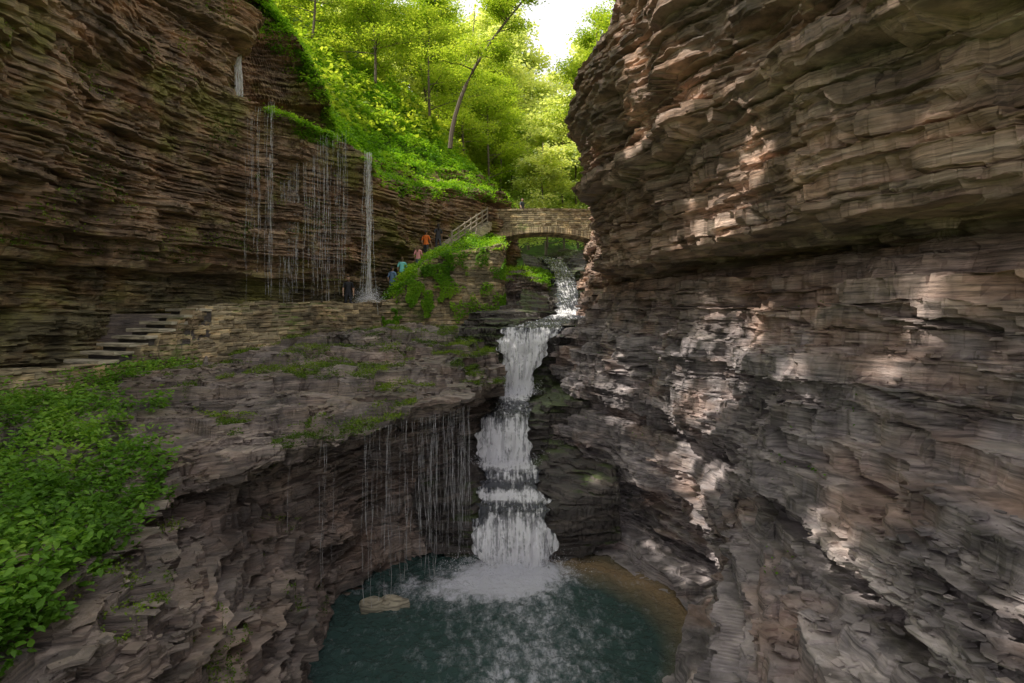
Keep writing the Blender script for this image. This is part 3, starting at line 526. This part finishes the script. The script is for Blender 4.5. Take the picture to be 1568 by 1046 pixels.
# ---- trees
def tree_mesh(name,seed,H=12,lean=(0,0),nl=16000,leaf=.2,spread=3.6,mat=None,rad=.16,low=.3):
    r=np.random.RandomState(seed);Vs=[];Fs=[];o=0;mi=[]
    n=12;t=np.linspace(0,1,n);tr=np.stack([lean[0]*t**1.5+.25*np.sin(t*5+seed),lean[1]*t**1.5+.25*np.cos(t*4+seed)-.25,H*t],1)
    v,f=tube(tr,rad*(1-.85*t)+.02,7,o);Vs.append(v);Fs.append(f);o+=len(v)
    tips=[]
    for k in range(20):
        h=r.uniform(low,.97);b0=np.array([np.interp(h,t,tr[:,j]) for j in range(3)]);a=r.uniform(0,6.28);L=spread*(1.15-.75*h)*r.uniform(.7,1.2)
        dd=np.array([math.cos(a),math.sin(a),r.uniform(.05,.6)]);m=6;s=np.linspace(0,1,m);pts=b0+dd*L*s[:,None]+np.stack([0*s,0*s,-.12*L*s**2],1)+r.normal(0,.08,(m,3))*s[:,None]
        v,f=tube(pts,rad*.4*(1-h*.5)*(1-.85*s)+.008,5,o);Vs.append(v);Fs.append(f);o+=len(v)
        for q_ in range(6):
            s0=r.uniform(.3,1);p0=b0+dd*L*s0;a2=a+r.normal(0,1);l2=L*.4*r.uniform(.5,1.1);p1=p0+np.array([math.cos(a2),math.sin(a2),r.uniform(-.2,.4)])*l2
            v,f=tube([p0,(p0+p1)/2+r.normal(0,.05,3),p1],np.array([.02,.013,.006]),4,o);Vs.append(v);Fs.append(f);o+=len(v);tips+= [(p0+p1)/2,p1]
    nb=sum(len(x) for x in Fs);tips=np.array(tips);w=r.uniform(.3,1,len(tips));idx=r.choice(len(tips),nl,p=w/w.sum())
    P=tips[idx]+r.normal(0,1,(nl,3))*np.array([.5,.5,.22])*spread/3.6
    v,f=leaves(P,leaf,.5,seed+1);Vs.append(v);Fs.append(f+o)
    rnd=np.concatenate([np.zeros(nb),np.clip(.5+(h3(idx,0*idx,0*idx,seed)-.5)*.6+r.normal(0,.18,nl),0,1)])
    mi=np.concatenate([np.zeros(nb),np.ones(nl)])
    return mk(name,np.concatenate(Vs),np.concatenate(Fs),[M_bark,mat or M_leaftree],mi=mi,attrs={"rnd":("FACE",rnd)},obj=False)
TM=[tree_mesh("maple_a",1,13,(1,0),17000,.2,4.4,None,.13,.12),tree_mesh("maple_b",2,11,(-1,.5),15000,.2,4,None,.12,.12),tree_mesh("maple_c",3,15,(.5,-.5),19000,.21,4.6,None,.14,.12)]
TFm=[tree_mesh("far_a",11,14,(.5,0),11000,.38,4.8,M_leafhazed,.12,.05),tree_mesh("far_b",12,17,(-.5,0),13000,.40,5.2,M_leafhazed,.12,.05)]
def surf(G,x,y):
    P=G[0].reshape(-1,3);d=(P[:,0]-x)**2+(P[:,1]-y)**2;return P[d.argmin(),2]
def put(me,x,y,z,rz=0,s=1,name="maple_tree",rx=0,ry=0):
    ob=link(bpy.data.objects.new(name,me));ob.location=(x,y,z);ob.rotation_euler=(rx,ry,rz);ob.scale=(s,s,s);return ob
for i,(x,y,m,s) in enumerate([(-10.5,43,0,.8),(-7,46,2,.75),(-15,42,1,.8),(-12,50,2,.9),(-4.5,54,0,.8),(-8.5,57,1,1),(-3,63,2,.9),(-15,54,2,.9),(-6,68,1,1),(-20,50,1,.9),(-3,74,0,1.1),(-10,72,2,1.2),(-17,64,0,1.1),(-1,68,2,.9),(-22,58,2,1)]):
    put(TM[m],x,y,surf(HL,x,y)-.3,i*1.3,s)
for i,(x,y,m,s) in enumerate([(10,30,1,.8),(10.5,40,0,.9),(12,48,2,.9),(11,56,1,.9),(15,62,0,1),(12,24,0,.7),(8,44,1,.8)]):
    put(TM[m],x,y,surf(HRr,x,y)-.3,i*2.1,s)
put(TM[1],6.9,34.5,9.6,2.2,.75);put(TM[0],6.6,41,10.0,4.0,.8)
r=np.random.RandomState(5)
for i in range(34):
    x=r.uniform(-30,32);y=r.uniform(74,125)
    z=min(surf(HL,x,y),99) if x<2 and y<108 else (surf(HRr,x,y) if x>8 and y<108 else surf(HB,x,y))
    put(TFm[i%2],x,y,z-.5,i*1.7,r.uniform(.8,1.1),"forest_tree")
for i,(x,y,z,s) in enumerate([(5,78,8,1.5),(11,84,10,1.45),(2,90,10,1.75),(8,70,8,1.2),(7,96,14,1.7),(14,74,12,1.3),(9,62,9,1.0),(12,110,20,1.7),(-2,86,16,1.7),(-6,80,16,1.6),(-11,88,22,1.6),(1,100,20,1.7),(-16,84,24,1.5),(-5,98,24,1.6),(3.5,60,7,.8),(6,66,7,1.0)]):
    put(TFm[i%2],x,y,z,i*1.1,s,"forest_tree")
put(tree_mesh("leaning_maple",21,13,(7.5,-1.5),16000,.17,3.4,None,.17,.45),-4.5,40,11.5,0,.9,"leaning_maple_tree")
# ---- out-of-view trees added on the left rim to cast shade with aimed gaps
tg=[W(1110,560,13.6)+(2.0,),W(1185,450,12.8)+(1.3,),W(1060,640,14)+(1.6,),W(1150,500,13)+(1.4,),W(1005,500,17)+(.7,),W(1095,710,13.5)+(1.0,),W(945,600,19)+(1.0,),
 W(1085,110,13.5)+(.6,),W(1120,180,13)+(.7,),W(1150,240,12.5)+(.6,),W(1040,220,14.5)+(.5,),W(1200,290,11)+(.5,),W(1190,360,11.5)+(.6,),W(940,300,19)+(.5,),W(1270,850,8)+(.45,),W(1400,450,8)+(.35,),W(1370,560,8)+(.35,),W(1550,960,4.5)+(.25,),W(1330,900,7)+(.25,),
 W(1040,900,13.8)+(1.4,),W(1060,950,12.8)+(1.1,),W(1070,800,13.6)+(.7,),W(960,850,16)+(.9,),W(1250,640,9.5)+(.3,),W(900,770,17.5)+(.8,),W(1000,260,15)+(.5,)]
r=np.random.RandomState(77);n=84000
trunks=[(-14,-9,12.3),(-14,-4,12.3),(-15,1,12.3),(-15.5,6,12.3),(-16,12,12.6),(-15.5,18,12.8)]
Vs=[];Fs=[];o=0;tips=[]
for ti,(x,y,z) in enumerate(trunks):
    t=np.linspace(0,1,10);tr=np.stack([x+3*t**2,y+.4*np.sin(4*t+ti),z-1+11*t],1);v,f=tube(tr,.3*(1-.7*t),8,o);Vs.append(v);Fs.append(f);o+=len(v)
    for k in range(24):
        h=r.uniform(.2,1);b0=np.array([np.interp(h,t,tr[:,j]) for j in range(3)]);a=r.uniform(-1.5,1.5);L=r.uniform(3.5,10.5)
        s=np.linspace(0,1,8);dd=np.array([math.cos(a),math.sin(a)*.75,r.uniform(.0,.35)]);pts=b0+dd*L*s[:,None]+np.stack([0*s,0*s,-.06*L*s**2],1)
        pts[:,2]=np.maximum(pts[:,2],.56*pts[:,1]+2.0)
        v,f=tube(pts,.09*(1-.85*s)+.01,5,o);Vs.append(v);Fs.append(f);o+=len(v)
        for q_ in range(14):
            p=b0+dd*L*r.uniform(.15,1.05)+r.normal(0,.8,3)*np.array([1,1,.4]);p[2]=max(p[2],.56*p[1]+2.0);tips.append(p)
tips=np.array(tips);P=tips[r.choice(len(tips),n)]+r.normal(0,1,(n,3))*np.array([.6,.6,.25])
keep=np.ones(n,bool)
for (x,y,z,rad) in tg:  # leaves removed along sun rays so chosen spots on the right are lit
    dv=P-np.array((x,y,z));al=dv@SUN;dist=np.linalg.norm(dv-al[:,None]*SUN,axis=1);w=vn(P[:,0]*2.2,P[:,1]*2.2,P[:,2]*0,5);keep&=~(dist<rad*(.6+1.0*w))
keep&=(P[:,2]>.56*P[:,1]+1.5)
P=P[keep];v,f=leaves(P,.34,.5,78);nb=sum(len(x) for x in Fs);Vs.append(v);Fs.append(f+o)
mk("unseen_shade_trees",np.concatenate(Vs),np.concatenate(Fs),[M_bark,M_leaftree],mi=np.concatenate([np.zeros(nb),np.ones(len(P))]),attrs={"rnd":("FACE",np.concatenate([np.zeros(nb),r.uniform(0,1,len(P))]))})
# ---------------------------------------------------------------- people
def skin_mesh(verts,edges,rad,root,sub=1):
    me=bpy.data.meshes.new("sk");me.from_pydata(verts,edges,[]);ob=link(bpy.data.objects.new("sk",me));md=ob.modifiers.new("s","SKIN");md.use_smooth_shade=True
    for i,rr in enumerate(rad): me.skin_vertices[0].data[i].radius=rr if isinstance(rr,tuple) else (rr,rr)
    me.skin_vertices[0].data[root].use_root=True
    sb=ob.modifiers.new("u","SUBSURF");sb.levels=sub;sb.render_levels=sub
    dg=bpy.context.evaluated_depsgraph_get();m2=bpy.data.meshes.new_from_object(ob.evaluated_get(dg));bpy.data.objects.remove(ob);return m2
PM={}
def pm(n,c):
    if n not in PM: PM[n]=plain(n,c,.75,.15,30)
    return PM[n]
def person(loc,rz,shirt,pants,hair=(.03,.02,.015),stride=.15,armsw=.2,longhair=False,shorts=False,H=1.0,back=False):
    s=stride
    vs=[(0,0,.95),(0,0,1.12),(0,-.01,1.3),(0,0,1.44),(0,-.01,1.52),
        (.1,0,.9),(.11,-s*.6,.5),(.11,-s*.5+.0,.09),(.11,-s*.5-.16,.04),
        (-.1,0,.9),(-.11,s*.5,.5),(-.11,s*.9,.1),(-.11,s*.9-.15,.04),
        (.18,0,1.42),(.24,armsw*.3,1.15),(.24,armsw*.3-.16,.92),
        (-.18,0,1.42),(-.24,-armsw*.3,1.15),(-.24,-armsw*.3-.16,.92)]
    es=[(0,1),(1,2),(2,3),(3,4),(0,5),(5,6),(6,7),(7,8),(0,9),(9,10),(10,11),(11,12),(3,13),(13,14),(14,15),(3,16),(16,17),(17,18)]
    ra=[(.15,.11),(.135,.10),(.155,.11),(.09,.075),.05,.095,.065,.042,.035,.095,.065,.042,.035,.065,.045,.03,.065,.045,.03]
    parts=[(skin_mesh(vs,es,ra,0,2),'body')]
    for sx in (1,-1):
        w=np.array(vs[15 if sx>0 else 18]);hv=[tuple(w),tuple(w+(0,-.02,-.06))];he=[(0,1)];hr=[.026,(.034,.018)]
        for k,(dx,ln) in enumerate([(-.026,.062),(-.009,.075),(.009,.07),(.025,.055)]):
            i=len(hv);hv+=[tuple(w+(dx*.4,-.025+dx,-.09)),tuple(w+(0,-.03+dx*1.1,-.09-ln*.5)),tuple(w+(-sx*.012,-.032+dx*1.1,-.09-ln))];he+=[(1,i),(i,i+1),(i+1,i+2)];hr+=[.010,.009,.007]
        i=len(hv);hv+=[tuple(w+(-sx*.02,-.055,-.05)),tuple(w+(-sx*.025,-.075,-.085))];he+=[(1,i),(i,i+1)];hr+=[.011,.008];parts.append((skin_mesh(hv,he,hr,0,1),'hand'))
    th,ph=np.meshgrid(np.linspace(0,2*np.pi,33),np.linspace(0.01,np.pi-.01,25),indexing='ij')
    D=np.stack([np.sin(th)*np.sin(ph),-np.cos(th)*np.sin(ph),np.cos(ph)],-1);P=D*np.array([.075,.095,.115])
    jaw=np.clip(-D[...,2],0,1);P[...,0]*=1-.3*jaw;P[...,1]-=.012*jaw
    nose=np.exp(-((D[...,0]/.14)**2+((D[...,2]+.12)/.2)**2))*(D[...,1]<0);P[...,1]-=.025*nose
    eye=np.exp(-(((np.abs(D[...,0])-.38)/.15)**2+((D[...,2]-.08)/.12)**2))*(D[...,1]<0);P[...,1]+=.01*eye
    ear=np.exp(-(((np.abs(D[...,1])-.0)/.16)**2+((D[...,2]+.02)/.2)**2));P[...,0]+=np.sign(D[...,0])*.014*ear
    V=P.reshape(-1,3)+(0,-.015,1.645);fc=gfaces(33,25);mh=[]
    cen=D.reshape(-1,3)[fc].mean(1);hairm=(cen[:,1]>-.25+.9*(cen[:,2]<.1))|(cen[:,2]>.55)
    if longhair: hairm|=(cen[:,1]>.05)
    mats=[pm("skin",(.5,.3,.2)),pm("hair_%.2f"%hair[0],hair),pm("shirt_%.2f_%.2f_%.2f"%shirt,shirt),pm("pants_%.2f_%.2f_%.2f"%pants,pants),pm("shoes",(.08,.07,.07))]
    VV=[V];FF=[list(map(list,fc))];MI=[np.where(hairm,1,0)];o=len(V)
    hs=P.reshape(-1,3)*1.1+(0,.004,1.652);kf=fc[hairm];VV.append(hs);FF.append((kf+o).tolist());MI.append(np.ones(len(kf)));o+=len(hs)
    if longhair:
        v,f=tube([(0,.07,1.70),(0,.1,1.58),(0,.1,1.46),(0,.1,1.36)],np.array([.06,.07,.055,.02]),10,o);VV.append(v);FF.append(f.tolist());MI.append(np.ones(len(f)));o+=len(v)
    for m_,kind in parts:
        n=len(m_.vertices);co=np.zeros(n*3);m_.vertices.foreach_get("co",co);co=co.reshape(-1,3);fs=[list(p.vertices) for p in m_.polygons];mi=[]
        for f in fs:
            c=co[f].mean(0)
            if kind=='hand': k=0
            elif c[2]>1.5: k=0
            elif abs(c[0])>.185 and c[2]<1.2: k=0
            elif c[2]>.93: k=2
            elif c[2]<.09: k=4
            elif shorts and c[2]<.52: k=0
            else: k=3
            mi.append(k)
        VV.append(co);FF.append([[a+o for a in f] for f in fs]);MI.append(np.array(mi));o+=n
    me=bpy.data.meshes.new("hiker");me.from_pydata(np.concatenate(VV).tolist(),[],sum(FF,[]));
    for m_ in mats: me.materials.append(m_)
    me.polygons.foreach_set("material_index",np.concatenate(MI).astype(np.int32));me.polygons.foreach_set("use_smooth",[True]*len(me.polygons))
    ob=link(bpy.data.objects.new("hiker",me));ob.location=loc;ob.rotation_euler=(0,0,rz);ob.scale=(H,H,H);return ob
def sz(y): f=(y-28.6)/5.9;return (-6.1+1.6*f,y,.05+3.75*f)
PI=math.pi
x,y,z=sz(33.4);person((x-.25,y,z),PI*.9,(.9,.20,.03),(.05,.05,.06))
x,y,z=sz(34.2);person((x+.15,y,z),PI*1.1,(.04,.04,.05),(.06,.06,.08),longhair=True)
x,y,z=sz(32.0);person((x-.1,y,z),PI*.95,(.9,.38,.38),(.12,.13,.2),hair=(.2,.12,.06),longhair=True,H=.92)
x,y,z=sz(30.6);person((x-.35,y,z),PI,(.25,.75,.72),(.08,.08,.1),hair=(.1,.06,.03),shorts=True,H=.97)
x,y,z=sz(29.6);person((x-.4,y,z),PI*.85,(.16,.26,.42),(.08,.14,.28))
person((-7.8,27.1,.02),PI*.1,(.02,.02,.025),(.03,.03,.035),stride=.03)
person((.75,42.0,6.75),PI*.25,(.06,.07,.09),(.05,.05,.06),stride=.02)
# ---------------------------------------------------------------- light, camera
w=bpy.data.worlds.new("World");bpy.context.scene.world=w;w.use_nodes=True;nt=w.node_tree;nt.nodes.clear()
sk=N(nt,"ShaderNodeTexSky",sky_type='NISHITA');sk.sun_disc=False;el=math.asin(SUN[2]);sk.sun_elevation=el;sk.sun_rotation=math.atan2(SUN[0],SUN[1]);sk.dust_density=3;sk.air_density=1.0
cn=mapped(nt,(1,1,2.5),1.6,5,.6)
hz=mixc(nt,ramp(nt,cn,[(.3,.5),(.6,.95)]),sk.outputs[0],(9.8,9.5,9.6))
bg=N(nt,"ShaderNodeBackground");bg.inputs[1].default_value=.15;ow=N(nt,"ShaderNodeOutputWorld");nt.links.new(hz,bg.inputs[0]);nt.links.new(bg.outputs[0],ow.inputs[0])
sl=bpy.data.lights.new("sun","SUN");sl.energy=5;sl.angle=math.radians(.5);sl.color=(1,.94,.84);so=link(bpy.data.objects.new("sun",sl))
from mathutils import Vector
so.rotation_euler=Vector(tuple(SUN)).to_track_quat('Z','Y').to_euler()
cd=bpy.data.cameras.new("camera");cd.sensor_width=36;cd.lens=20;cd.shift_y=-43/1568;cd.clip_end=1500;co=link(bpy.data.objects.new("camera",cd));co.rotation_euler=(math.radians(90),0,0);bpy.context.scene.camera=co
sc=bpy.context.scene;sc.view_settings.view_transform='Standard';sc.view_settings.look='None';sc.view_settings.exposure=0
print("build",time.time()-T0)
